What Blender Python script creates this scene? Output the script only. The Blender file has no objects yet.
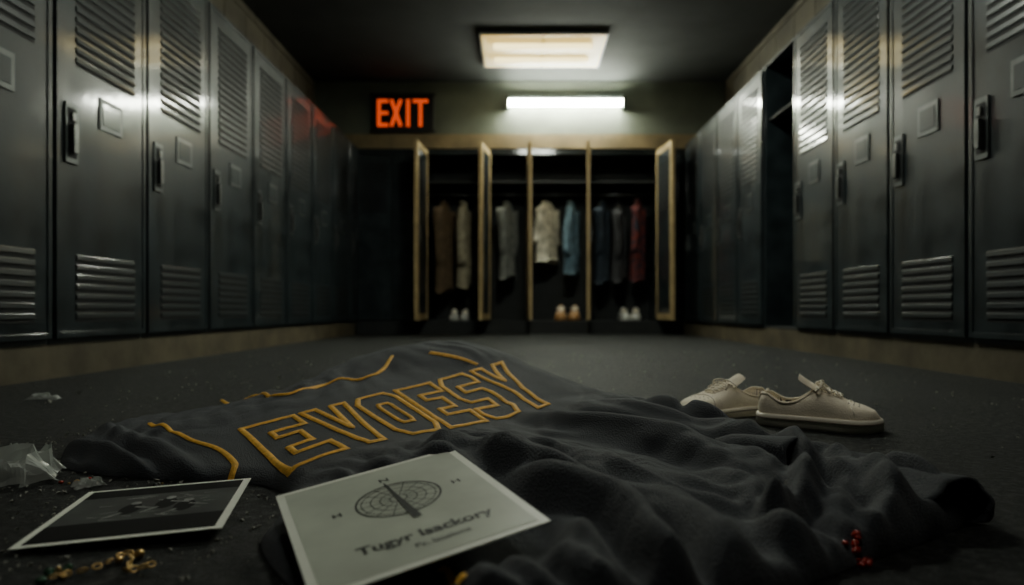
import bpy, bmesh, math, random
import numpy as np
from mathutils import Vector, Matrix, Euler
random.seed(7); rng=np.random.RandomState(11)
S=bpy.context.scene
CAMH=0.2565; F=682.67; CX=520.0; HY=310.0
W=1.75; D=7.3; CEIL=2.71

# ------------------------------------------------------------------ materials
def mat(name,col,rough=.6,metal=0.,var=.0,scale=8.,bump=0.,bscale=60.,emit=None,estr=0.,col2=None,sheen=0.,alpha=1.,trans=0.,rvar=0.,spec=.5,coat=0.,crough=.14,bdist=.01):
    m=bpy.data.materials.new(name); m.use_nodes=True
    nt=m.node_tree; b=nt.nodes['Principled BSDF']
    b.inputs['Base Color'].default_value=(*col,1); b.inputs['Roughness'].default_value=rough
    b.inputs['Metallic'].default_value=metal; b.inputs['Specular IOR Level'].default_value=spec
    if coat>0: b.inputs['Coat Weight'].default_value=coat; b.inputs['Coat Roughness'].default_value=crough
    tc=nt.nodes.new('ShaderNodeTexCoord')
    if var>0 or col2:
        n=nt.nodes.new('ShaderNodeTexNoise'); n.inputs['Scale'].default_value=scale; n.inputs['Detail'].default_value=6
        nt.links.new(tc.outputs['Object'],n.inputs['Vector'])
        r=nt.nodes.new('ShaderNodeValToRGB')
        c2=col2 if col2 else tuple(c*(1-var) for c in col)
        r.color_ramp.elements[0].position=.35; r.color_ramp.elements[1].position=.68
        r.color_ramp.elements[0].color=(*c2,1); r.color_ramp.elements[1].color=(*col,1)
        nt.links.new(n.outputs['Fac'],r.inputs['Fac']); nt.links.new(r.outputs['Color'],b.inputs['Base Color'])
        if rvar>0:
            mr=nt.nodes.new('ShaderNodeMapRange'); mr.inputs['From Min'].default_value=.3; mr.inputs['From Max'].default_value=.7
            mr.inputs['To Min'].default_value=rough-rvar; mr.inputs['To Max'].default_value=rough+rvar
            nt.links.new(n.outputs['Fac'],mr.inputs['Value']); nt.links.new(mr.outputs['Result'],b.inputs['Roughness'])
    if bump>0:
        n2=nt.nodes.new('ShaderNodeTexNoise'); n2.inputs['Scale'].default_value=bscale; n2.inputs['Detail'].default_value=5
        nt.links.new(tc.outputs['Object'],n2.inputs['Vector'])
        bp=nt.nodes.new('ShaderNodeBump'); bp.inputs['Strength'].default_value=bump; bp.inputs['Distance'].default_value=bdist
        nt.links.new(n2.outputs['Fac'],bp.inputs['Height']); nt.links.new(bp.outputs['Normal'],b.inputs['Normal'])
        if coat>0: nt.links.new(bp.outputs['Normal'],b.inputs['Coat Normal'])
    if emit:
        b.inputs['Emission Color'].default_value=(*emit,1); b.inputs['Emission Strength'].default_value=estr
    if sheen>0:
        b.inputs['Sheen Weight'].default_value=sheen; b.inputs['Sheen Roughness'].default_value=.5
    if trans>0: b.inputs['Transmission Weight'].default_value=trans
    if alpha<1: b.inputs['Alpha'].default_value=alpha
    return m

M_lock=mat('locker_paint',(.023,.033,.037),.42,.0,var=.55,scale=6,bump=.06,bscale=9,rvar=.10,coat=.9,crough=.09,spec=.25)
M_louv=mat('louvre_paint_shaded',(.015,.022,.024),.42,.0,var=.3,coat=.9,crough=.13,spec=.25)  # locker paint darkened in colour to offset overhead light on the slats
M_lockdk=mat('locker_slot',(.004,.004,.005),.8)
M_lockin=mat('locker_inside',(.016,.018,.018),.7,.1,var=.3)
M_metal=mat('worn_steel',(.16,.165,.16),.35,.8,var=.4,scale=30)
M_plate=mat('label_plate',(.08,.09,.09),.4,.5,var=.3,scale=20)
M_frame=mat('light_frame',(.5,.5,.45),.5)
M_plinth=mat('plinth_tile',(.13,.108,.066),.6,0,var=.5,scale=6,bump=.2,bscale=25)
M_wall=mat('wall_paint',(.18,.20,.155),.75,0,var=.35,scale=2.5,bump=.15,bscale=20)
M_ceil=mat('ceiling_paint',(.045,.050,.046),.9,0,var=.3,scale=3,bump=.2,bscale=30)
M_band=mat('wood_trim',(.32,.24,.125),.6,0,var=.4,scale=5)
M_tan=mat('door_edge_tan',(.50,.37,.18),.5,.1,var=.3,scale=8)
M_gold=mat('gold_twill',(.98,.53,.055),.7,0,var=.3,scale=120,bump=.4,bscale=500)
M_white=mat('photo_border',(.88,.91,.80),.45,0,var=.08,scale=20)
M_card=mat('photo_face',(.60,.65,.54),.4,0,var=.25,scale=9)
M_ink=mat('print_ink',(.02,.024,.02),.5)
M_ink2=mat('print_ink_grey',(.08,.09,.08),.5)
M_canvas=mat('shoe_canvas',(.95,.86,.68),.85,0,var=.08,scale=40,bump=.2,bscale=300)
M_rubber=mat('shoe_rubber',(.96,.90,.75),.5,0,var=.06,scale=30)
M_lace=mat('shoe_lace',(.95,.88,.74),.8)
M_insole=mat('shoe_insole',(.14,.11,.085),.9)
M_boot=mat('boot_leather',(.34,.17,.05),.5,var=.3)
M_whshoe=mat('white_leather',(.5,.5,.46),.5,var=.1)
M_bead=mat('gold_bead',(.62,.42,.16),.3,.9)
M_red=mat('red_bead',(.42,.025,.01),.25,0)
M_green=mat('green_glass_bead',(.05,.12,.07),.15,0)

M_floor=bpy.data.materials.new('speckled_floor'); M_floor.use_nodes=True
nt=M_floor.node_tree; b=nt.nodes['Principled BSDF']
tc=nt.nodes.new('ShaderNodeTexCoord')
n1=nt.nodes.new('ShaderNodeTexNoise'); n1.inputs['Scale'].default_value=62; n1.inputs['Detail'].default_value=8; n1.inputs['Roughness'].default_value=.85
n3=nt.nodes.new('ShaderNodeTexNoise'); n3.inputs['Scale'].default_value=3; n3.inputs['Detail'].default_value=5
r1=nt.nodes.new('ShaderNodeValToRGB'); r1.color_ramp.elements[0].position=.48; r1.color_ramp.elements[1].position=.70
r1.color_ramp.elements[0].color=(.004,.006,.006,1); r1.color_ramp.elements[1].color=(.24,.26,.24,1)
mx=nt.nodes.new('ShaderNodeMixRGB'); mx.blend_type='MULTIPLY'; mx.inputs['Fac'].default_value=.85
for n in (n1,n3): nt.links.new(tc.outputs['Object'],n.inputs['Vector'])
nt.links.new(n1.outputs['Fac'],r1.inputs['Fac']); nt.links.new(r1.outputs['Color'],mx.inputs['Color1']); nt.links.new(n3.outputs['Fac'],mx.inputs['Color2'])
nt.links.new(mx.outputs['Color'],b.inputs['Base Color'])
bp=nt.nodes.new('ShaderNodeBump'); bp.inputs['Strength'].default_value=1; bp.inputs['Distance'].default_value=.028
nt.links.new(n1.outputs['Fac'],bp.inputs['Height']); nt.links.new(bp.outputs['Normal'],b.inputs['Normal'])
b.inputs['Roughness'].default_value=.62; b.inputs['Specular IOR Level'].default_value=.4

M_cloth=mat('jersey_knit',(.020,.026,.035),.8,0,col2=(.011,.015,.021),scale=160,bump=.5,bscale=420,sheen=.15)
M_cloth2=mat('jersey_rib',(.022,.026,.033),.9,0,col2=(.012,.014,.018),scale=220,bump=.4,bscale=500,sheen=.15)

# ------------------------------------------------------------------ mesh builder
class MB:
    def __init__(s): s.v=[];s.f=[];s.m=[];s.mats=[];s.smooth=[]
    def mi(s,m):
        if m not in s.mats: s.mats.append(m)
        return s.mats.index(m)
    def raw(s,vs,fs,m,M=None,sm=False):
        o=len(s.v); k=s.mi(m)
        for p in vs:
            p=Vector(p); s.v.append(tuple(M@p if M else p))
        for f in fs: s.f.append([i+o for i in f]); s.m.append(k); s.smooth.append(sm)
    def box(s,a,b_,m,M=None):
        x0,y0,z0=a;x1,y1,z1=b_
        s.raw([(x0,y0,z0),(x1,y0,z0),(x1,y1,z0),(x0,y1,z0),(x0,y0,z1),(x1,y0,z1),(x1,y1,z1),(x0,y1,z1)],
              [(0,3,2,1),(4,5,6,7),(0,1,5,4),(1,2,6,5),(2,3,7,6),(3,0,4,7)],m,M)
    def tube(s,pts,r,m,n=8,closed=False,M=None):
        pts=[Vector(p) for p in pts]; N=len(pts); vs=[];fs=[]
        for i,p in enumerate(pts):
            a=pts[(i-1)%N] if (closed or i>0) else p; c=pts[(i+1)%N] if (closed or i<N-1) else p
            t=(c-a).normalized() if (c-a).length>1e-9 else Vector((0,0,1))
            up=Vector((0,0,1)) if abs(t.z)<.9 else Vector((1,0,0))
            u=t.cross(up).normalized(); w=u.cross(t)
            rr=r[i] if isinstance(r,(list,tuple)) else r
            for k in range(n):
                an=2*math.pi*k/n; vs.append(p+u*math.cos(an)*rr+w*math.sin(an)*rr)
        L=N if closed else N-1
        for i in range(L):
            for k in range(n):
                a=i*n+k;b2=i*n+(k+1)%n;c=((i+1)%N)*n+(k+1)%n;d=((i+1)%N)*n+k
                fs.append((a,b2,c,d))
        if not closed:
            fs.append(tuple(range(n))[::-1]); fs.append(tuple((N-1)*n+k for k in range(n)))
        s.raw(vs,fs,m,M,True)
    def sphere(s,c,r,m,n=10,sc=(1,1,1),M=None):
        vs=[];fs=[];R=n//2+1
        for i in range(R+1):
            th=math.pi*i/R
            for k in range(n):
                ph=2*math.pi*k/n
                vs.append((c[0]+sc[0]*r*math.sin(th)*math.cos(ph),c[1]+sc[1]*r*math.sin(th)*math.sin(ph),c[2]+sc[2]*r*math.cos(th)))
        for i in range(R):
            for k in range(n): fs.append((i*n+k,(i+1)*n+k,(i+1)*n+(k+1)%n,i*n+(k+1)%n))
        s.raw(vs,fs,m,M,True)
    def mesh(s,name):
        me=bpy.data.meshes.new(name); me.from_pydata([tuple(v) for v in s.v],[],s.f)
        for m in s.mats: me.materials.append(m)
        for i,p in enumerate(me.polygons): p.material_index=s.m[i]; p.use_smooth=s.smooth[i]
        me.update(); return me
    def obj(s,name,loc=(0,0,0),rz=0,parent=None,bevel=0):
        return link(name,s.mesh(name),loc,rz,parent,bevel)
def link(name,me,loc=(0,0,0),rz=0,parent=None,bevel=0):
    o=bpy.data.objects.new(name,me); S.collection.objects.link(o)
    o.location=loc; o.rotation_euler=(0,0,rz)
    if parent: o.parent=parent
    if bevel:
        m=o.modifiers.new('bevel','BEVEL'); m.width=bevel; m.segments=2; m.limit_method='ANGLE'
    return o
def empty(name,loc=(0,0,0)):
    o=bpy.data.objects.new(name,None); S.collection.objects.link(o); o.location=loc; return o

# ------------------------------------------------------------------ room shell
def slab(name,a,b_,m):
    mb=MB(); mb.box(a,b_,m); return mb.obj(name)
XW=2.22
slab('floor',(-XW,-2.5,-.1),(XW,7.9,0),M_floor)
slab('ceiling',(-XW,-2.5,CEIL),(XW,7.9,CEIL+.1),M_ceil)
M_block=mat('painted_block',(.16,.14,.095),.8,0,var=.45,scale=3,bump=.2,bscale=20)
def blockwall(name,x0,x1):
    mb=MB(); mb.box((x0,-2.5,0),(x1,7.9,CEIL),M_block)
    inner=x0 if x0>0 else x1; sgn=-1 if x0>0 else 1
    y=-2.5;row=0;z=2.05
    while z<CEIL-.02:
        y=-2.5-(.2 if row%2 else 0)
        while y<7.9:
            ya=max(y+.006,-2.5);yb=min(y+.394,7.9)
            a,b_=sorted((inner,inner+sgn*.012))
            mb.box((a,ya,z+.006),(b_,yb,min(z+.194,CEIL)),M_block)
            y+=.4
        z+=.2;row+=1
    return mb.obj(name)
blockwall('wall_left',-XW-.1,-XW); blockwall('wall_right',XW,XW+.1)
slab('wall_back',(-XW,7.85,0),(XW,7.95,CEIL),M_wall)
slab('wall_front',(-XW,-2.6,0),(XW,-2.5,CEIL),M_wall)
slab('wall_bulkhead',(-XW+.02,7.33,2.14),(XW-.02,7.84,CEIL-.002),M_wall)
slab('trim_1',(-XW+.02,7.29,1.985),(XW-.02,7.84,2.135),M_band)
slab('baseboard_left',(-XW+.01,-2.4,0),(-W,7.28,.128),M_plinth)
slab('baseboard_right',(W,-2.4,0),(XW-.01,7.28,.128),M_plinth)

# ------------------------------------------------------------------ lockers
def door_parts(mb,w,M=None,y=-.02):
    z0,z1=.15,1.975; g=.012
    mb.box((g,y,z0),(w-g,0-.002,z1),M_lock,M)
    for (a,b_) in (((g,y-.004,z0),(g+.022,y,z1)),((w-g-.022,y-.004,z0),(w-g,y,z1)),((g+.022,y-.004,z0),(w-g-.022,y,z0+.022)),((g+.022,y-.004,z1-.022),(w-g-.022,y,z1))):
        mb.box(a,b_,M_lock,M)
    def louv(zc,xa,xb):
        mb.box((xa,y-.001,zc-.014),(xb,y+.0005,zc),M_lockdk,M)
        ya,yy=y-.0035,y-.006
        mb.raw([(xa,y,zc+.021),(xb,y,zc+.021),(xb,ya,zc+.018),(xa,ya,zc+.018),(xb,yy,zc),(xa,yy,zc),(xa,y,zc),(xb,y,zc)],
               [(0,3,2,1),(3,5,4,2),(5,6,7,4),(0,6,5,3),(1,2,4,7)],M_louv,M)
    z=1.22
    while z<1.88: louv(z,.2*w,.84*w); z+=.040
    z=.225
    while z<.47: louv(z,.2*w,.84*w); z+=.038
    mb.box((.43*w,y-.006,1.0),(.68*w,y,1.13),M_plate,M)
    mb.box((.46*w,y-.008,1.02),(.65*w,y-.0055,1.11),M_lock,M)
    hx=.09*w
    mb.box((hx,y-.008,.82),(hx+.075,y,1.05),M_plate,M)
    mb.box((hx+.012,y-.0095,.84),(hx+.063,y-.007,1.03),M_lockdk,M)
    mb.box((hx+.024,y-.026,.86),(hx+.05,y-.009,.97),M_metal,M)
    mb.box((hx+.028,y-.018,.985),(hx+.047,y-.009,1.015),M_metal,M)
def locker_mesh(w,opened=False):
    mb=MB(); z0,z1,dp=.128,2.0,.44
    if not opened:
        mb.box((.002,0,z0),(w-.002,dp,z1),M_lock)
        mb.box((.006,-.001,z0+.015),(w-.006,.001,z1-.015),M_lockdk)
        door_parts(mb,w)
    else:
        t=.015
        mb.box((.002,0,z0),(.002+t,dp,z1),M_lock); mb.box((w-.002-t,0,z0),(w-.002,dp,z1),M_lock)
        mb.box((.002+t,dp-t,z0),(w-.002-t,dp,z1),M_lockin)
        mb.box((.002+t,0,z0),(w-.002-t,dp-t,z0+t),M_lockin); mb.box((.002+t,0,z1-t),(w-.002-t,dp-t,z1),M_lock)
        mb.box((.002+t,.02,1.6),(w-.002-t,dp-t,1.615),M_lockin)
    return mb.mesh('locker')
lm=locker_mesh(.63); y=2.532-.63*5
while y<7.1:
    link('locker',lm,(-W,y,0),math.pi/2,bevel=.0025); y+=.63
rm=locker_mesh(.56); ro=locker_mesh(.56,True); k=-8
while 2.64+.56*k<7.1:
    ya=2.64+.56*k
    link('locker',ro if k==3 else rm,(W,ya+.56,0),-math.pi/2,bevel=.0025); k+=1

# ------------------------------------------------------------------ back locker bank
bank=empty('open_locker_bank',(0,D,0))
mb=MB(); zt=1.98
mb.box((-W+.005,0,0),(W-.005,.5,.14),M_lockin)
mb.box((-W+.005,0,zt-.06),(W-.005,.5,zt),M_lock)
mb.box((-W+.005,.48,.14),(W-.005,.5,zt-.06),M_lockin)
divs=[-1.742,-1.36,-1.0,-.33,.09,.74,1.47,1.742]
for i,x in enumerate(divs): mb.box((x-.012,0,.14),(x+.012,.48,zt-.06),M_lock)
for i in range(len(divs)-1):
    if 2<=i<=5: mb.box((divs[i]+.012,.02,1.62),(divs[i+1]-.012,.48,1.64),M_lockin)
mb.obj('carcass',parent=bank,bevel=.003)
mb=MB()
for i in range(2,6): mb.tube([(divs[i]+.012,.25,1.53),(divs[i+1]-.012,.25,1.53)],.012,M_metal)
mb.obj('hanging_rails',parent=bank)
def bank_door(x,ang,w,name,m=M_tan):
    mb=MB()
    mb.box((0,-.012,.16),(w,.012,zt-.03),M_lock)
    mb.box((w,-.016,.155),(w+.012,.016,zt-.025),m)
    for yy in (-1,1):
        a,b_=sorted((yy*.012,yy*.017))
        mb.box((w-.05,a,.155),(w,b_,zt-.025),m); mb.box((0,a,.155),(.04,b_,zt-.025),m)
        mb.box((.04,a,zt-.09),(w-.05,b_,zt-.025),m); mb.box((.04,a,.155),(w-.05,b_,.22),m)
        z=1.3
        while z<1.75:
            a2,b2=sorted((yy*.012,yy*.02)); mb.box((.1,a2,z),(w-.1,b2,z+.02),M_lockdk); z+=.045
    mb.box((w-.06,.012,.95),(w-.035,.035,1.1),M_metal)
    o=mb.obj(name,(x,-.01,0),ang,bank,.002); return o
bank_door(-1.0,math.radians(-94),.5,'locker_door_1')
bank_door(-.33,math.radians(-100),.40,'locker_door_2')
bank_door(.09,math.radians(-88),.42,'locker_door_3')
bank_door(.74,math.radians(-97),.45,'locker_door_4')
bank_door(1.47,math.radians(-84),.5,'locker_door_5')
for (xa,xb) in ((-1.742,-1.36),(-1.36,-1.0),(1.47,1.742)):
    mb=MB(); w=xb-xa
    mb.box((xa+.015,-.018,.15),(xb-.015,-.001,zt-.07),M_lock)
    z=1.3
    while z<1.8: mb.box((xa+.06,-.026,z),(xb-.06,-.018,z+.018),M_lockdk); z+=.045
    mb.obj('closed_door',parent=bank,bevel=.002)

# ------------------------------------------------------------------ garments
def garment(name,x,y,ztop,hw,length,col,ang,seed,sleeve=.45,col2=None,tee=False):
    m=mat(name+'_fabric',col,.9,0,col2=col2 or tuple(c*.6 for c in col),scale=14,bump=.3,bscale=120)
    mb=MB(); r=random.Random(seed); n=36; N=24; ph=r.random()*6
    vs=[];fs=[]
    for i in range(N+1):
        t=i/N
        w=np.interp(t,[0,.03,.1,.2,1],[.045,hw*.55,hw*.93,hw*.86,hw*(1.0)])
        th=np.interp(t,[0,.06,.3,1],[.03,.045,.06,.075])
        for k in range(n):
            a=2*math.pi*k/n
            fo=1+.18*t*math.sin(5*a+ph+t*1.5)+.08*t*math.sin(11*a+2*ph)
            zz=ztop-length*t-(.05*min(1,t*6))*abs(math.cos(a))
            vs.append((w*math.cos(a),th*math.sin(a)*fo,zz+(.012*math.sin(3*a+ph) if i==N else 0)))
    for i in range(N):
        for k in range(n): fs.append((i*n+k,i*n+(k+1)%n,(i+1)*n+(k+1)%n,(i+1)*n+k))
    fs.append(tuple(range(n))); fs.append(tuple(N*n+k for k in range(n))[::-1])
    mb.raw(vs,fs,m,None,True)
    for sg in (-1,1):
        pts=[];rr=[]
        for i in range(10):
            t=i/9
            pts.append((sg*(hw*.82+.035*t+.02*math.sin(t*3+ph)),.01*math.sin(5*t+ph)-.01,ztop-.085-sleeve*t)); rr.append(.052-.016*t+.004*math.sin(9*t+ph))
        mb.tube(pts,rr,m,12)
    mb.tube([(.05*math.cos(a),.035*math.sin(a),ztop-.005+.01*math.sin(a)) for a in [2*math.pi*k/14 for k in range(14)]],.012,m,8,True)
    mb.box((-.012,-.085,ztop-length*.9),(.012,-.05,ztop-.12),m)
    mb.tube([(-hw*.7,0,ztop-.05),(0,0,ztop+.02),(hw*.7,0,ztop-.05)],.006,M_metal)
    hk=[(0,0,ztop+.02),(0,0,ztop+.05)]+[(.02*math.sin(a)-.0,0,ztop+.075-.02*math.cos(a)) for a in [math.pi*(.1+1.3*k/9) for k in range(10)]]
    mb.tube(hk,.003,M_metal)
    o=mb.obj(name,(x,y,0),ang); return o
yb=D+.20; zt_=1.44
garment('hanging_coat',-.83,yb,zt_,.16,.95,(.13,.085,.045),math.radians(68),1,.6)
garment('hanging_cardigan',-.62,yb,zt_,.13,.9,(.42,.37,.25),math.radians(80),2,.6)
garment('hanging_trousers_set',-.44,yb,zt_,.11,.85,(.02,.02,.022),math.radians(84),3,.5)
garment('hanging_vest',-.14,yb,zt_,.14,.8,(.20,.21,.19),math.radians(62),4,.5)
garment('hanging_shirt',.29,yb,zt_,.16,.62,(.70,.66,.54),math.radians(42),5,.38,col2=(.35,.33,.26))
garment('hanging_denim_shirt',.56,yb,zt_,.14,.75,(.12,.20,.26),math.radians(66),6,.5)
garment('hanging_dark_jacket',.90,yb,zt_,.15,.85,(.035,.05,.07),math.radians(66),7,.5)
garment('hanging_dark_jacket',1.08,yb,zt_-.03,.14,.8,(.06,.06,.065),math.radians(75),8,.5)
garment('hanging_plaid_shirt',1.29,yb,zt_+.02,.14,.85,(.20,.03,.02),math.radians(65),9,.5,col2=(.015,.02,.035))

# ------------------------------------------------------------------ shoes
def shoe_mesh(mu,msole,mlace,min_,name):
    mb=MB(); L=.25; N=60; Mx=48
    wf=lambda t: np.interp(t,[0,.02,.07,.15,.3,.45,.6,.72,.83,.91,.97,1],[.004,.018,.028,.033,.034,.035,.040,.045,.043,.034,.018,.003])
    hf=lambda t: np.interp(t,[0,.03,.1,.2,.35,.45,.52,.62,.75,.87,.95,1],[.045,.066,.074,.066,.064,.074,.082,.072,.058,.050,.042,.026])
    zs=.02
    def surf(t,a):
        w=wf(t);H=hf(t); c=math.cos(a); sx=math.copysign(abs(c)**.75,c)
        return [t*L-L/2, w*sx, zs+(H-zs)*max(0,math.sin(a))**.6]
    def opening(t,yy):
        w=max(wf(t),.01)
        return ((t-.24)/.225)**2+(yy/(.86*w))**2
    vs=[];fs=[];mi=[]
    for i in range(N+1):
        t=.0+i/N
        for j in range(Mx+1):
            a=math.pi*j/Mx; p=surf(t,a)
            q=opening(t,p[1])
            if q<1.0:
                s=min(1,(1-q)/.16); s=s*s*(3-2*s); p[2]=p[2]*(1-s)+(.026)*s
            vs.append(p)
    up=[];ins=[]
    for i in range(N):
        for j in range(Mx):
            f=(i*(Mx+1)+j,i*(Mx+1)+j+1,(i+1)*(Mx+1)+j+1,(i+1)*(Mx+1)+j)
            tm=(i+.5)/N; pm=surf(tm,math.pi*(j+.5)/Mx)
            (ins if opening(tm,pm[1])<.93 else up).append(f)
    o=len(mb.v); mb.raw(vs,up,mu,None,True)
    k=mb.mi(min_)
    for f in ins: mb.f.append([q+o for q in f]); mb.m.append(k); mb.smooth.append(True)
    n=80; out=[]
    for i in range(n):
        u=i/n
        if u<.5: t=u*2; sg=1
        else: t=2-u*2; sg=-1
        t=.5-.5*math.cos(math.pi*t)
        out.append((t*L*1.035-L*1.035/2, sg*(wf(t)*1.07+.002),0))
    prof=[(.96,0),(1.0,.004),(1.0,.022),(.985,.026),(.90,.027)]
    vs=[];fs=[]
    for sc,z in prof:
        for p in out: vs.append((p[0]*sc,p[1]*sc,z))
    for r_ in range(len(prof)-1):
        for i in range(n): fs.append((r_*n+i,r_*n+(i+1)%n,(r_+1)*n+(i+1)%n,(r_+1)*n+i))
    fs.append(tuple(range(n))[::-1]); fs.append(tuple((len(prof)-1)*n+i for i in range(n)))
    mb.raw(vs,fs,msole,None,True)
    mb.tube([(p[0]*1.003,p[1]*1.01,.0185) for p in out],.0012,M_insole,6,True)
    rim=[]
    for i in range(40):
        an=2*math.pi*i/40; t=.24+.232*math.cos(an); w=max(wf(t),.01); yy=.89*w*math.sin(an)
        r_=min(1,abs(yy)/w); c=r_**(1/.75); a=math.acos(c); z=zs+(hf(t)-zs)*math.sin(a)**.6
        rim.append((t*L-L/2,yy,z+.0005))
    mb.tube(rim,.0028,mu,8,True)
    def on(t,fr,dz=.002):
        w=wf(t); c=min(1,abs(fr))**(1/.75); a=math.acos(c)
        return (t*L-L/2,w*fr,zs+(hf(t)-zs)*math.sin(a)**.6+dz)
    mb.tube([on(.80-.05*(1-f*f),f,.0005) for f in np.linspace(-.97,.97,24)],.0015,mlace,6)
    for sg in (-1,1):
        mb.tube([on(t,sg*np.interp(t,[.42,.7],[.62,.30]),.0005) for t in np.linspace(.42,.70,12)],.0015,mlace,6)
    mb.tube([on(.70,f,.0005) for f in np.linspace(-.3,.3,8)],.0015,mlace,6)
    vs=[];fs=[]
    for i in range(9):
        s=i/8; t=.60-.22*s
        for j in range(7):
            f=(j/6*2-1)
            x=t*L-L/2-.008*s; y_=.024*f*(1-.25*s*s); z=hf(.6)+.002+ .034*s**1.3 -.007*f*f*(1+.5*s)
            vs.append((x,y_,z))
    for i in range(8):
        for j in range(6): fs.append((i*7+j,i*7+j+1,(i+1)*7+j+1,(i+1)*7+j))
    vs2=[(p[0]+.003,p[1],p[2]-.003) for p in vs]
    mb.raw(vs,fs,mu,None,True); mb.raw(vs2,[f[::-1] for f in fs],mu,None,True)
    for t in (.49,.54,.59,.64,.68):
        fr=np.interp(t,[.42,.7],[.60,.28])
        for dt in (.018,-.018):
            mb.tube([on(t+dt*f/fr*1.0,f,.0045+.003*(1-abs(f/fr))) for f in np.linspace(-fr,fr,9)],.0021,mlace,6)
    c=on(.50,0,.012)
    for sg in (-1,1):
        loop=[(c[0]+.006*math.sin(a)+.010*(1-math.cos(a))*.3, c[1]+sg*.018*(1-math.cos(a))*.9, c[2]+.008*math.sin(a)-.004*(1-math.cos(a))) for a in np.linspace(0,2*math.pi,20)]
        mb.tube(loop,.002,mlace,6)
        mb.tube([(c[0],c[1],c[2]),(c[0]+.012,c[1]+sg*.015,c[2]-.002),(c[0]+.028,c[1]+sg*.026,c[2]-.018)],.002,mlace,6)
    mb.sphere(c,.005,mlace)
    for t in (.75,.79,.83):
        for f in (-.45,-.15,.15,.45): mb.sphere(on(t,f,-.0012),.0022,M_insole,6)
    return mb.mesh(name)
sm=shoe_mesh(M_canvas,M_rubber,M_lace,M_insole,'canvas_shoe')
o=link('canvas_shoe',sm,(.652,1.495,0),math.radians(-28)); o.scale=(.99,1.30,1.05)
o=link('canvas_shoe',sm,(.505,1.67,0),math.radians(204)); o.scale=(1.05,1.25,.90)
bm_=shoe_mesh(M_boot,M_boot,M_lace,M_insole,'brown_shoe'); wm_=shoe_mesh(M_whshoe,M_whshoe,M_lace,M_insole,'white_sneaker')
for n_,me,x,s in (('brown_shoe',bm_,.45,1.4),('brown_shoe',bm_,.60,1.4),('white_sneaker',wm_,1.14,1.2),('white_sneaker',wm_,1.27,1.2),('white_sneaker',wm_,-.72,1.05),('white_sneaker',wm_,-.60,1.05)):
    o=link(n_,me,(x,D+.2,.141),math.radians(-90+random.uniform(-12,12))); o.scale=(s,s,s*1.15)

# ------------------------------------------------------------------ lights & sign
def light_fixture(name,cx,cy,wx,wy,z,emit,estr,frame=M_frame,tubes=0):
    mb=MB(); t=.02; e=mat(name+'_diffuser',(.8,.8,.7),.5,emit=emit,estr=estr)
    x0,x1,y0,y1=cx-wx/2,cx+wx/2,cy-wy/2,cy+wy/2
    mb.box((x0,y0,z-.03),(x1,y1,z-.012),e)
    mb.box((x0-t,y0-t,z-.028),(x0,y1+t,z-.001),frame); mb.box((x1,y0-t,z-.028),(x1+t,y1+t,z-.001),frame)
    mb.box((x0,y0-t,z-.028),(x1,y0,z-.001),frame); mb.box((x0,y1,z-.028),(x1,y1+t,z-.001),frame)
    mb.box((cx-.008,y0,z-.034),(cx+.008,y1,z-.03),frame)
    if tubes:
        e2=mat(name+'_lamp',(.8,.8,.7),.5,emit=(1,.82,.36),estr=tubes)
        for yy in (cy-.17,cy+.17): mb.tube([(x0+.10,yy,z-.034),(x1-.10,yy,z-.034)],.035,e2,10)
    return mb.obj(name)
light_fixture('added_fill_light',.21,6.42,1.10,.78,CEIL,(1.,.66,.15),1.0,tubes=3.5)
light_fixture('added_fill_light',.25,.95,.6,.6,CEIL,(1.,.98,.86),9.5)  # unseen fixture, added as fill to brighten the foreground
light_fixture('added_fill_light',.25,4.1,.5,.5,CEIL,(.94,1.,.86),72)  # unseen fixture, added to rake the jersey folds from behind
mb=MB(); e=mat('tube_glow',(.9,.9,.9),.5,emit=(.95,1.,.84),estr=150)
tube_z=2.45
mb.box((-.15,7.25,tube_z+.03),(1.11,7.33,tube_z+.075),M_plate)
mb.tube([(-.12,7.225,tube_z),(1.08,7.225,tube_z)],.034,e,14)
for x in (-.15,1.08): mb.box((x,7.18,tube_z-.045),(x+.03,7.33,tube_z+.06),M_plate)
mb.obj('fluorescent_tube_light')
sign=empty('exit_sign',(-1.25,7.32,2.355))
mb=MB(); Mb=mat('sign_housing',(.012,.011,.01),.5)
mb.box((-.33,-.05,-.19),(.33,.01,.19),Mb); mb.box((-.35,-.055,-.21),(.35,-.04,-.185),Mb); mb.box((-.35,-.055,.185),(.35,-.04,.21),Mb)
mb.obj('housing',parent=sign,bevel=.004)
Me=mat('exit_letters_glow',(.5,.05,.01),.5,emit=(1.,.085,.004),estr=.85)
mb=MB(); t=.036; h=.145
def bx(x0,x1,z0,z1): mb.box((x0,-.052,z0),(x1,-.048,z1),Me)
x=-.27; bx(x,x+t,-h,h)
for z in (-h,-t/2,h-t): bx(x+t,x+.115,z,z+t)
xc=-.07
for sg in (-1,1):
    a=sg*math.atan2(.105,2*h)
    Mm=Matrix.Translation((xc,-.0505 - .0005*sg,0))@Matrix.Rotation(a,4,'Y')
    mb.box((-t/2,-.002,-.15),(t/2,.002,.15),Me,Mm)
bx(.04,.04+t,-h,h)
bx(.11,.27,h-t,h); bx(.19-t/2,.19+t/2,-h,h-t)
mb.obj('lettering',parent=sign)

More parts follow.
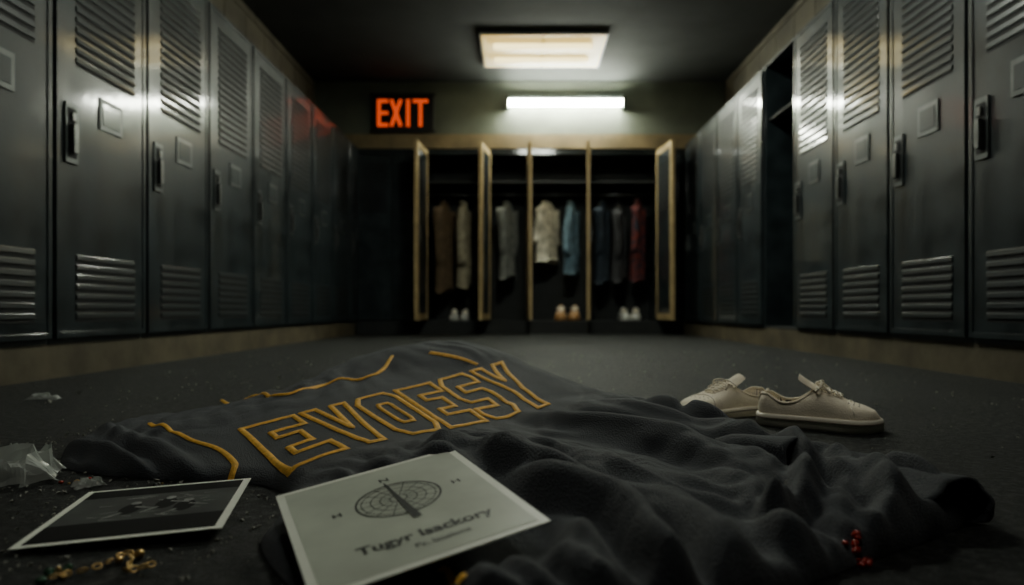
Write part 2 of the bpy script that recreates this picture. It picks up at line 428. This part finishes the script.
# ------------------------------------------------------------------ jersey height field
tab=rng.rand(256); perm=rng.permutation(256)
def vn(x,y,seed=0):
    xi=np.floor(x).astype(int); yi=np.floor(y).astype(int); fx=x-xi; fy=y-yi
    fx=fx*fx*fx*(fx*(fx*6-15)+10); fy=fy*fy*fy*(fy*(fy*6-15)+10)
    g=lambda a,b_: tab[perm[(a+perm[(b_+seed*37)&255])&255]]
    return (g(xi,yi)*(1-fx)+g(xi+1,yi)*fx)*(1-fy)+(g(xi,yi+1)*(1-fx)+g(xi+1,yi+1)*fx)*fy
def catmull(pts,n,closed):
    pts=np.array(pts,float); N=len(pts); out=[]
    for i in range(N if closed else N-1):
        if closed: p0,p1,p2,p3=pts[i-1],pts[i],pts[(i+1)%N],pts[(i+2)%N]
        else: p0,p1,p2,p3=pts[max(i-1,0)],pts[i],pts[i+1],pts[min(i+2,N-1)]
        for k in range(n):
            t=k/n; out.append(.5*((2*p1)+(-p0+p2)*t+(2*p0-5*p1+4*p2-p3)*t*t+(-p0+3*p1-3*p2+p3)*t**3))
    if not closed: out.append(pts[-1])
    return np.array(out)
def dist_line(X,Y,pts,closed=False):
    best=np.full(X.shape,1e9); bx_=np.zeros(X.shape); by_=np.zeros(X.shape)
    n=len(pts)
    for i in range(n if closed else n-1):
        a=pts[i];b_=pts[(i+1)%n]; d=b_-a; L=(d**2).sum()+1e-12
        t=np.clip(((X-a[0])*d[0]+(Y-a[1])*d[1])/L,0,1)
        px=a[0]+t*d[0];py=a[1]+t*d[1]; q=(X-px)**2+(Y-py)**2
        m=q<best; best=np.where(m,q,best); bx_=np.where(m,px,bx_); by_=np.where(m,py,by_)
    return np.sqrt(best),bx_,by_
def floorpt(u,v,z=.04):
    d=F*(CAMH-z)/(v-HY); return ((u-CX)/F*d,d)
outline=catmull([(-.195,.604),(-.281,.74),(-.295,.86),(-.325,.945),(-.40,1.005),(-.55,1.03),(-.68,1.07),(-.76,1.13),(-.815,1.24),
 (-.83,1.40),(-.80,1.55),(-.70,1.68),(-.62,1.86),(-.53,2.05),(-.38,2.10),(-.26,2.06),(-.14,2.09),(-.02,2.02),(.10,1.85),(.25,1.62),(.34,1.42),(.38,1.26),(.41,1.14),
 (.49,1.09),(.56,1.02),(.59,.93),(.575,.855),(.48,.775),(.35,.69),(.23,.61),(.12,.54),(-.02,.50),(-.14,.52)],6,True)
ctrl=[(p[0],p[1],.012) for p in outline[::3]]+[(-.5,1.82,.095),(-.40,1.90,.128),(-.27,1.93,.132),(-.1,1.90,.132),(.0,1.79,.12),(.09,1.66,.092),(.18,1.5,.068),(.26,1.36,.042),(.32,1.2,.030),(.40,1.02,.026),
 (-.333,.967,.03),(-.504,1.23,.04),(.06,1.43,.068),(-.05,1.64,.108),(-.277,1.435,.078),(-.137,1.2,.05),(-.2,1.32,.064),(-.62,1.5,.045),(-.7,1.25,.03),(0,1.1,.030),(.2,1.0,.026),(.2,.8,.026),(.4,.85,.022),(.1,.62,.020),
 (-.27,.80,.018),(-.09,.86,.050),(.01,.67,.030),(-.15,.62,.0),(-.12,.73,.024),(-.35,1.65,.098),(-.45,1.5,.070)]
ctrl=np.array(ctrl); n=len(ctrl)
def tp(r2): return np.where(r2>0,.5*r2*np.log(r2+1e-20),0)
A=np.zeros((n+3,n+3)); dx=ctrl[:,None,:2]-ctrl[None,:,:2]; A[:n,:n]=tp((dx**2).sum(-1))+np.eye(n)*6e-4
A[:n,n]=1;A[:n,n+1:]=ctrl[:,:2];A[n,:n]=1;A[n+1:,:n]=ctrl[:,:2].T
wts=np.linalg.solve(A,np.concatenate([ctrl[:,2],[0,0,0]]))
RES=.0036; GX0,GX1,GY0,GY1=-.9,.7,.44,2.2
gx=np.arange(GX0,GX1,RES); gy=np.arange(GY0,GY1,RES); X,Y=np.meshgrid(gx,gy)
Hb=wts[n]+wts[n+1]*X+wts[n+2]*Y
for i in range(n): Hb=Hb+wts[i]*tp((X-ctrl[i,0])**2+(Y-ctrl[i,1])**2)
def inpoly(pts):
    r_=np.zeros(X.shape,bool); j=len(pts)-1
    for i in range(len(pts)):
        xi,yi=pts[i];xj,yj=pts[j]
        c=((yi>Y)!=(yj>Y))&(X<(xj-xi)*(Y-yi)/(yj-yi+1e-12)+xi); r_^=c; j=i
    return r_
inside=inpoly(outline)
de,px_,py_=dist_line(X,Y,outline,True)
# drapery: long rounded folds with narrow creased valleys, fanning across the body
dirv=np.array([.50,-.866]); s=X*dirv[0]+Y*dirv[1]; t=X*.866+Y*.5
wx=(vn(X*3.2,Y*3.2,1)-.5); wy=(vn(X*3.2+9,Y*3.2+4,2)-.5); wz=(vn(X*7,Y*7,12)-.5)
body=1/(1+np.exp(-((X*.75-(Y-1.25)*.66)-.07)/.05))
m1=vn(t*5,s*1.8,13); m2=vn(t*8+3,s*3,14); m3=vn(X*6+2,Y*6,15)
def pil(ph,e=.03): return np.sqrt(np.sin(ph)**2+e)
ph1=math.pi*(t*10.0+1.6*wx+.5*wz+s*.6); ph2=math.pi*(t*22+3.0*wy+1.4*wz-s*1.4); ph3=math.pi*(t*38+5*wx+3*wz+s*5)
ph4=math.pi*(s*7+t*4+2.6*wy+1.4*wz); ph5=math.pi*(s*18-t*11+4*wx+3*wz)
folds=body*(.034*(.35+m1)*pil(ph1,.015)+.024*m2*pil(ph2,.02)+.008*(1-m1)*pil(ph3)+.010*m1*m3*pil(ph4)+.004*m3*pil(ph5))
folds+=(1-body)*(.010*m1*pil(ph1+1)+.005*m2*pil(ph2)+.007*m2*pil(ph4)+.001*m3*pil(ph5))
ridges=[([(560,390),(620,403),(690,424),(745,450)],.012,.018),([(520,414),(600,430),(680,452),(760,492),(800,524)],.015,.018),
 ([(480,436),(560,452),(650,486),(720,535)],.010,.020),([(450,456),(520,474),(600,514),(650,565)],.012,.020),
 ([(690,420),(745,436),(785,457),(797,488),(780,505)],.022,.013),([(830,458),(880,482),(905,525)],.018,.015),
 ([(890,470),(930,482),(955,505),(945,528)],.016,.014),([(80,432),(130,440),(170,470)],.014,.013),([(110,420),(180,440),(200,475)],.010,.014),
 ([(240,395),(300,402),(360,385)],.005,.02)]
Xw=X+wx*.07; Yw=Y+wy*.07
for pl,amp,wd in ridges:
    wp=catmull([floorpt(u,v,.045) for u,v in pl],5,False)
    d,_,_=dist_line(Xw,Yw,wp); folds=folds+amp*np.exp(-(d/wd)**2)-amp*.5*np.exp(-((d-wd*2.1)/(wd*.8))**2)
cardmask=np.exp(-(np.maximum(0,dist_line(X,Y,np.array([(-.24,.76),(-.08,.80),(-.03,.66),(-.14,.60),(-.24,.76)]))[0]-.05)/.03)**2)
tq=np.array([(-.333,.967),(.075,1.44),(-.05,1.66),(-.504,1.23)])
td,_,_=dist_line(X,Y,tq,True); td=np.where(inpoly(tq),0,td); textmask=np.exp(-(td/.075)**2)
H=Hb+folds*(1-cardmask)*(1-.84*textmask)
def blur(A_,k):
    for _ in range(k):
        A_=(np.roll(A_,1,0)+np.roll(A_,-1,0)+2*A_)/4; A_=(np.roll(A_,1,1)+np.roll(A_,-1,1)+2*A_)/4
    return A_
H=blur(H,3)
prof=np.clip(de/.028,0,1); prof=np.sqrt(1-(1-prof)**2)
H=np.where(inside,np.maximum(H,.010)*prof,0)
H=np.where(inside,np.maximum(H,.002+.006*prof),0)
def Hat(x,y):
    a=(x-GX0)/RES;b_=(y-GY0)/RES; i=int(a);j=int(b_)
    if i<0 or j<0 or i>=len(gx)-1 or j>=len(gy)-1: return 0.
    fa=a-i;fb=b_-j
    return (H[j,i]*(1-fa)+H[j,i+1]*fa)*(1-fb)+(H[j+1,i]*(1-fa)+H[j+1,i+1]*fa)*fb
def on_cloth(u,v):
    d=.5
    while d<2.3:
        x=(u-CX)/F*d; z=CAMH-(v-HY)/F*d
        if z<=Hat(x,d)+.0005: return (x,d)
        d+=.003
    return floorpt(u,v,.12)
jersey=empty('jersey',(0,0,0))
idx=-np.ones(X.shape,int); verts=[];faces=[]
cell=inside[:-1,:-1]|inside[1:,:-1]|inside[:-1,1:]|inside[1:,1:]
def vid(j,i):
    if idx[j,i]<0:
        if inside[j,i]: p=(X[j,i],Y[j,i],H[j,i])
        else: p=(px_[j,i],py_[j,i],.001)
        idx[j,i]=len(verts); verts.append(p)
    return int(idx[j,i])
for j in range(cell.shape[0]):
    for i in range(cell.shape[1]):
        if cell[j,i]: faces.append((vid(j,i),vid(j,i+1),vid(j+1,i+1),vid(j+1,i)))
me=bpy.data.meshes.new('jersey_body'); me.from_pydata([tuple(map(float,v)) for v in verts],[],faces)
me.materials.append(M_cloth)
for p in me.polygons: p.use_smooth=True
o=link('jersey_body',me,parent=jersey)
def resample(pts,step,closed):
    pts=[np.array(p,float) for p in pts]; out=[]
    N=len(pts)
    for i in range(N if closed else N-1):
        a=pts[i];b_=pts[(i+1)%N]; k=max(1,int(np.linalg.norm(b_-a)/step))
        for q in range(k): out.append(a+(b_-a)*q/k)
    if not closed: out.append(pts[-1])
    return out
def ribbon(mb,pts,width,m,closed=False,lift=.003):
    N=len(pts); vs=[];fs=[]; K=5
    for i in range(N):
        a=pts[(i-1)%N] if closed or i>0 else pts[i]; c=pts[(i+1)%N] if closed or i<N-1 else pts[i]; p=pts[i]
        t1=(p-a);t2=(c-p)
        l1=np.linalg.norm(t1);l2=np.linalg.norm(t2)
        if l1<1e-9:t1=t2;l1=l2
        if l2<1e-9:t2=t1;l2=l1
        t1=t1/l1;t2=t2/l2; n1=np.array([-t1[1],t1[0]]);n2=np.array([-t2[1],t2[0]]); nn=n1+n2; q=np.linalg.norm(nn)
        if q<1e-6: nn=n1;q=1
        nn=nn/q; sc=min(1.8,1/max(.2,float(nn@n1)))
        for k in range(K):
            f=(k/(K-1)-.5)*width*sc; x,y=p+nn*f
            vs.append((x,y,Hat(x,y)+(lift if 0<k<K-1 else lift*.3)))
    for i in range(N if closed else N-1):
        for k in range(K-1):
            fs.append((i*K+k,((i+1)%N)*K+k,((i+1)%N)*K+k+1,i*K+k+1))
    mb.raw(vs,fs,m,None,True)
G={'E':[[(0,0),(1,0),(1,.25),(.36,.25),(.36,.385),(.8,.385),(.8,.615),(.36,.615),(.36,.75),(1,.75),(1,1),(0,1)]],
'V':[[(.34,0),(.66,0),(1,1),(.68,1),(.5,.40),(.32,1),(0,1)]],
'O':[[(.18,0),(.82,0),(1,.15),(1,.85),(.82,1),(.18,1),(0,.85),(0,.15)],[(.38,.26),(.62,.26),(.66,.32),(.66,.68),(.62,.74),(.38,.74),(.34,.68),(.34,.32)]],
'S':[[(.15,0),(.85,0),(1,.14),(1,.50),(.87,.61),(.35,.61),(.35,.76),(1,.76),(1,.88),(.86,1),(.15,1),(0,.86),(0,.50),(.13,.39),(.66,.39),(.66,.24),(0,.24),(0,.12)]],
'Y':[[(.34,0),(.66,0),(.66,.4),(1,1),(.68,1),(.5,.64),(.32,1),(0,1),(.34,.4)]]}
T0,T1=np.array(on_cloth(241,430)),np.array(on_cloth(502,363))
B0,B1=np.array(on_cloth(290,472)),np.array(on_cloth(558,401))
def tmap(a,v):
    return (T0+(T1-T0)*a)*v+(B0+(B1-B0)*a)*(1-v)
mb=MB(); word='EVOESY'; nW=len(word); gap=.024
for i,ch in enumerate(word):
    a0=i/nW+gap/2*(i>0); a1=(i+1)/nW-gap/2*(i<nW-1)
    for loop in G[ch]:
        lp=resample([(a0+(a1-a0)*u,v) for u,v in loop],.012,True)
        ribbon(mb,[tmap(p[0],p[1]) for p in lp],.0115 if len(G[ch])==1 or loop is G[ch][0] else .009,M_gold,True,.0035)
mb.obj('lettering',parent=jersey)
def px_line(mb,pl,width,m,lift=.003,nn=10):
    c=catmull([on_cloth(*p) for p in pl],nn,False); ribbon(mb,resample(c,.006,False),width,m,False,lift)
mb=MB()
px_line(mb,[(150,424),(185,437),(218,449),(234,463),(232,476),(222,487)],.010,M_gold)
px_line(mb,[(222,401),(275,396),(325,386),(372,376),(392,357)],.012,M_gold,.005,12)
px_line(mb,[(430,353),(452,357),(478,365)],.013,M_gold)
px_line(mb,[(440,570),(450,576),(462,584)],.008,M_gold)
mb.obj('piping',parent=jersey)
mb=MB(); ring_=[];rr_=[]
for k in range(48):
    a=2*math.pi*k/48; x=-.26+.10*math.cos(a); y=1.99+.075*math.sin(a)
    ring_.append((x,y,max(Hat(x,y),.02)+.004)); rr_.append(.013+.0012*(k%2))
mb.tube(ring_,rr_,M_cloth2,8,True); mb.obj('collar',parent=jersey)
def cuff(name,c,ang,ln,rx,rz,sd):
    mb=MB(); n=40; vs=[];fs=[]
    stations=[(0,.55),(.25,.85),(.5,.97),(.75,1.0),(.93,1.05),(1.0,1.04),(1.0,.90),(.93,.86),(.6,.80),(.2,.6)]
    for q,(u,sc) in enumerate(stations):
        for k in range(n):
            a=2*math.pi*k/n
            wob=1+.08*math.sin(3*a+sd+u*2)+.04*math.sin(7*a+2*sd-u*4)
            yy=rx*sc*wob*math.cos(a); zz=rz*sc*wob*math.sin(a)
            vs.append(((u-.5)*ln+.006*math.sin(2*a+sd),yy,rz*.85+max(zz,-rz*.8)))
    for q in range(len(stations)-1):
        for k in range(n): fs.append((q*n+k,q*n+(k+1)%n,(q+1)*n+(k+1)%n,(q+1)*n+k))
    mb.raw(vs,fs,M_cloth,None,True)
    o=mb.obj(name,(c[0],c[1],c[2]),ang,jersey); return o
cuff('cuff_1',(.345,.985,.014),math.radians(-55),.13,.042,.034,1.)
cuff('cuff_2',(.500,.865,.004),math.radians(-75),.13,.048,.028,2.3)

# ------------------------------------------------------------------ printed photographs
def plane_obj(name,A_,B_,C_,th=.0012):
    A_,B_,C_=map(Vector,(A_,B_,C_)); u=(B_-A_); w_=(B_-C_)
    ul=u.length; u.normalize(); n_=u.cross(w_).normalized(); v=n_.cross(u); hl=w_.dot(v)
    D_=A_-v*hl
    M=Matrix((( u.x,v.x,n_.x,D_.x),(u.y,v.y,n_.y,D_.y),(u.z,v.z,n_.z,D_.z),(0,0,0,1)))
    e=empty(name); e.matrix_world=M
    return e,ul,hl
card,cw,chh=plane_obj('printed_photo_card',(-.286,.800,.037),(-.089,.891,.075),(.0235,.640,.056))
mb=MB()
mb.box((0,0,0),(cw,chh,.0014),M_white)
bd=.009
mb.box((bd,bd,.0012),(cw-bd,chh-bd,.0018),M_card)
mb.obj('paper',parent=card)
mb=MB(); cx,cy=cw*.53,chh*.58; zc=.0022
def ring(r,wd,m,n=56):
    vs=[];fs=[]
    for k in range(n):
        a=2*math.pi*k/n
        vs.append((cx+(r-wd/2)*math.cos(a),cy+(r-wd/2)*math.sin(a),zc)); vs.append((cx+(r+wd/2)*math.cos(a),cy+(r+wd/2)*math.sin(a),zc))
    for k in range(n):
        q=(k+1)%n; fs.append((2*k,2*k+1,2*q+1,2*q))
    mb.raw(vs,fs,m)
R=.046
for rr,wd in ((1,.0024),(.88,.0011),(.66,.0011),(.44,.0011),(.2,.0014)): ring(R*rr,wd,M_ink)
def bar(p,q,w0,m,z=zc,w1=None):
    p=Vector((*p,z));q=Vector((*q,z)); d=(q-p).normalized(); n_=Vector((-d.y,d.x,0)); w1=w0 if w1 is None else w1
    mb.raw([p-n_*w0/2,q-n_*w1/2,q+n_*w1/2,p+n_*w0/2],[(0,1,2,3)],m)
for k in range(16):
    a=2*math.pi*k/16; ca,sa=math.cos(a),math.sin(a)
    bar((cx+ca*R*.2,cy+sa*R*.2),(cx+ca*R,cy+sa*R),.0010,M_ink)
nd=Vector((.05,-1)).normalized()
bar((cx-nd.x*R*1.2,cy-nd.y*R*1.2),(cx+nd.x*R*1.35,cy+nd.y*R*1.35),.0016,M_ink,zc+.0004,.0095)
bar((cx+nd.x*R*1.0-.008,cy+nd.y*R*1.0),(cx+nd.x*R*1.0+.008,cy+nd.y*R*1.0),.004,M_ink,zc+.0005)
mb.obj('dial_print',parent=card)
def text(body,x,y,size,parent,m,name,off=.0,z=.0022,sx=1):
    c=bpy.data.curves.new(name,'FONT'); c.body=body; c.size=size; c.align_x='CENTER'; c.align_y='CENTER'; c.offset=off
    c.materials.append(m); o=bpy.data.objects.new(name,c); S.collection.objects.link(o); o.parent=parent; o.location=(x,y,z); o.scale=(sx,1,1); return o
text('N',cx,cy+R*1.42,.016,card,M_ink,'letter_n',.0003)
text('H',cx-R*1.45,cy,.015,card,M_ink,'letter_h',.0003)
text('H',cx+R*1.45,cy,.015,card,M_ink,'letter_h_2',.0003)
text('Tugyr lsackory',cw*.53,chh*.215,.0225,card,M_ink,'caption',.0006)
text('Ps. lsoslons',cw*.57,chh*.13,.012,card,M_ink2,'small_caption',.0002)

pic,pw,ph=plane_obj('black_and_white_photo',(-.590,.935,.006),(-.388,.985,.013),(-.402,.745,.010))
mb=MB(); mb.box((0,0,0),(pw,ph,.0012),M_white)
M_pic=mat('photo_image',(.060,.066,.063),.45,0,col2=(.004,.005,.005),scale=11,spec=.2)
mb.box((.009,.009,.001),(pw-.009,ph-.009,.0017),M_pic)
Mg=mat('photo_grey',(.40,.41,.39),.5,0,var=.7,scale=80)
Mgd=mat('photo_dark',(.003,.003,.003),.6,spec=.1)
r=random.Random(5)
def blob(x,y,rx_,ry_,m,z):
    n=20; mb.raw([(x+rx_*math.cos(2*math.pi*k/n),y+ry_*math.sin(2*math.pi*k/n),z) for k in range(n)],[tuple(range(n))],m)
mb.box((.009,.009,.0017),(pw-.009,ph*.30,.0019),Mgd); mb.box((.009,ph*.80,.0017),(pw-.009,ph-.009,.0019),Mgd)
for (x0,y0) in ((.40,.50),(.58,.56),(.70,.48)):
    x0*=pw;y0*=ph
    blob(x0,y0,.012,.024,Mgd,.0021); blob(x0,y0+.026,.006,.007,Mg,.0022)
    bar((x0+.004,y0+.008),(x0+.028,y0-.004),.004,Mg,.0023,.002); bar((x0-.006,y0-.014),(x0-.022,y0-.034),.005,Mg,.0023,.002)
for k in range(26):
    x=pw*.2+r.random()*pw*.6; y=ph*.3+r.random()*ph*.45; a=r.uniform(-.4,.6); l=r.uniform(.01,.03)
    bar((x,y),(x+l*math.cos(a),y+l*math.sin(a)),.002,Mg,.0020,.0006)
mb.obj('print',parent=pic)

# ------------------------------------------------------------------ small litter
def wrapper(name,cx,cy,sx,sy,h,seed,rz):
    m=mat(name+'_film',(.7,.75,.70),.2,0,alpha=.55,spec=.8)
    N=30; vs=[];fs=[]
    xs,ys=np.meshgrid(np.linspace(0,1,N),np.linspace(0,1,N))
    rid=lambda q: (1-np.abs(2*q-1))
    z=h*(rid(vn(xs*4+seed,ys*4,7))**1.2)+h*.5*rid(vn(xs*9,ys*9+seed,8))
    ed=np.minimum(np.minimum(xs,1-xs),np.minimum(ys,1-ys)); z=z*np.clip(ed*5+.15,0,1)+.001
    ox=(vn(xs*5,ys*5+seed,9)-.5)*.25; oy=(vn(xs*5+seed,ys*5,10)-.5)*.25
    for j in range(N):
        for i in range(N): vs.append(((xs[j,i]-.5+ox[j,i])*sx,(ys[j,i]-.5+oy[j,i])*sy,z[j,i]))
    for j in range(N-1):
        for i in range(N-1): fs.append((j*N+i,j*N+i+1,(j+1)*N+i+1,(j+1)*N+i))
    mb=MB(); mb.raw(vs,fs,m); return mb.obj(name,(cx,cy,0),rz)
wrapper('crumpled_wrapper',-.785,1.005,.16,.12,.042,3,.3)
wrapper('paper_scrap',-.625,.99,.035,.03,.010,5,.8)
wrapper('paper_scrap',-1.36,1.95,.08,.04,.014,8,.2)
mb=MB()
pts=catmull([(-.42,.675,.005),(-.395,.70,.005),(-.385,.735,.006),(-.37,.715,.005),(-.36,.69,.005),(-.345,.705,.005)],6,False)
for i,p in enumerate(pts):
    if i%2==0:
        a=pts[min(i+1,len(pts)-1)]-pts[max(i-1,0)]; an=math.atan2(a[1],a[0])
        Mm=Matrix.Translation(tuple(p+np.array([-.02,-.03,0])))@Matrix.Rotation(an,4,'Z')@Matrix.Rotation(.9*(1 if i%4 else -1),4,'X')
        mb.tube([(.0045*math.cos(q),.0028*math.sin(q),0) for q in np.linspace(0,2*math.pi,12,endpoint=False)],.0010,M_bead,6,True,Mm)
mb.sphere((-.392,.703,.005),.005,M_bead); mb.sphere((-.405,.690,.004),.004,M_bead)
mb.obj('gold_chain')
def cluster(name,c,n,r0,m,spread,seed,zf=None):
    rr=random.Random(seed); mb=MB()
    for k in range(n):
        x=c[0]+rr.gauss(0,spread);y=c[1]+rr.gauss(0,spread); rad=r0*rr.uniform(.6,1.2)
        zz=(Hat(x,y) if zf else 0)+rad*.7
        mb.sphere((x,y,zz),rad,m if isinstance(m,list)==False else rr.choice(m),8,(1,rr.uniform(.7,1.2),rr.uniform(.6,1)))
    return mb.obj(name)
x,y=on_cloth(857,553)
cluster('red_bead_cluster',(x,y),20,.0038,M_red,.005,2,True)
cluster('glass_beads',(-.445,.662),9,.0045,[M_green,M_bead,M_plate],.012,4)
cluster('trinket_beads',floorpt(78,482,0),6,.0034,[M_bead,M_red],.008,6)
cluster('trinket_beads',(-.53,.985),5,.003,[M_bead,M_plate],.008,8)
mb=MB(); r=random.Random(9); Mgr=mat('grit',(.48,.48,.42),.8,0,var=.6,scale=50)
k=0
while k<900:
    x=r.uniform(-1.5,1.5); y=r.uniform(.6,4.2)
    if k>500: x=r.uniform(-.95,-.3); y=r.uniform(.6,1.5)
    if abs(x)>y*.8+.05: continue
    if Hat(x,y)>0: continue
    sz=r.uniform(.0010,.0036)*(1+.4*y/2)
    if r.random()<.05: sz*=1.8
    a=r.random()*6
    Mm=Matrix.Translation((x,y,sz*.35))@Euler((r.random(),r.random(),a)).to_matrix().to_4x4()
    mb.raw([(sz,0,0),(-.6*sz,.8*sz,0),(-.7*sz,-.7*sz,0),(0,0,.7*sz),(.1*sz,0,-.4*sz)],[(0,1,3),(1,2,3),(2,0,3),(1,0,4),(2,1,4),(0,2,4)],Mgr,Mm); k+=1
mb.obj('floor_grit')

# ------------------------------------------------------------------ world & camera
w=bpy.data.worlds.new('world'); S.world=w; w.use_nodes=True
w.node_tree.nodes['Background'].inputs['Color'].default_value=(.4,.5,.55,1); w.node_tree.nodes['Background'].inputs['Strength'].default_value=.004
cam=bpy.data.cameras.new('camera'); co=bpy.data.objects.new('camera',cam); S.collection.objects.link(co)
co.location=(0,0,CAMH); co.rotation_euler=(math.pi/2,0,0)
cam.lens=24; cam.sensor_width=36; cam.shift_x=-8/1024; cam.shift_y=17.5/1024; cam.clip_start=.02
cam.dof.use_dof=True; cam.dof.focus_distance=1.12; cam.dof.aperture_fstop=2.8
S.camera=co
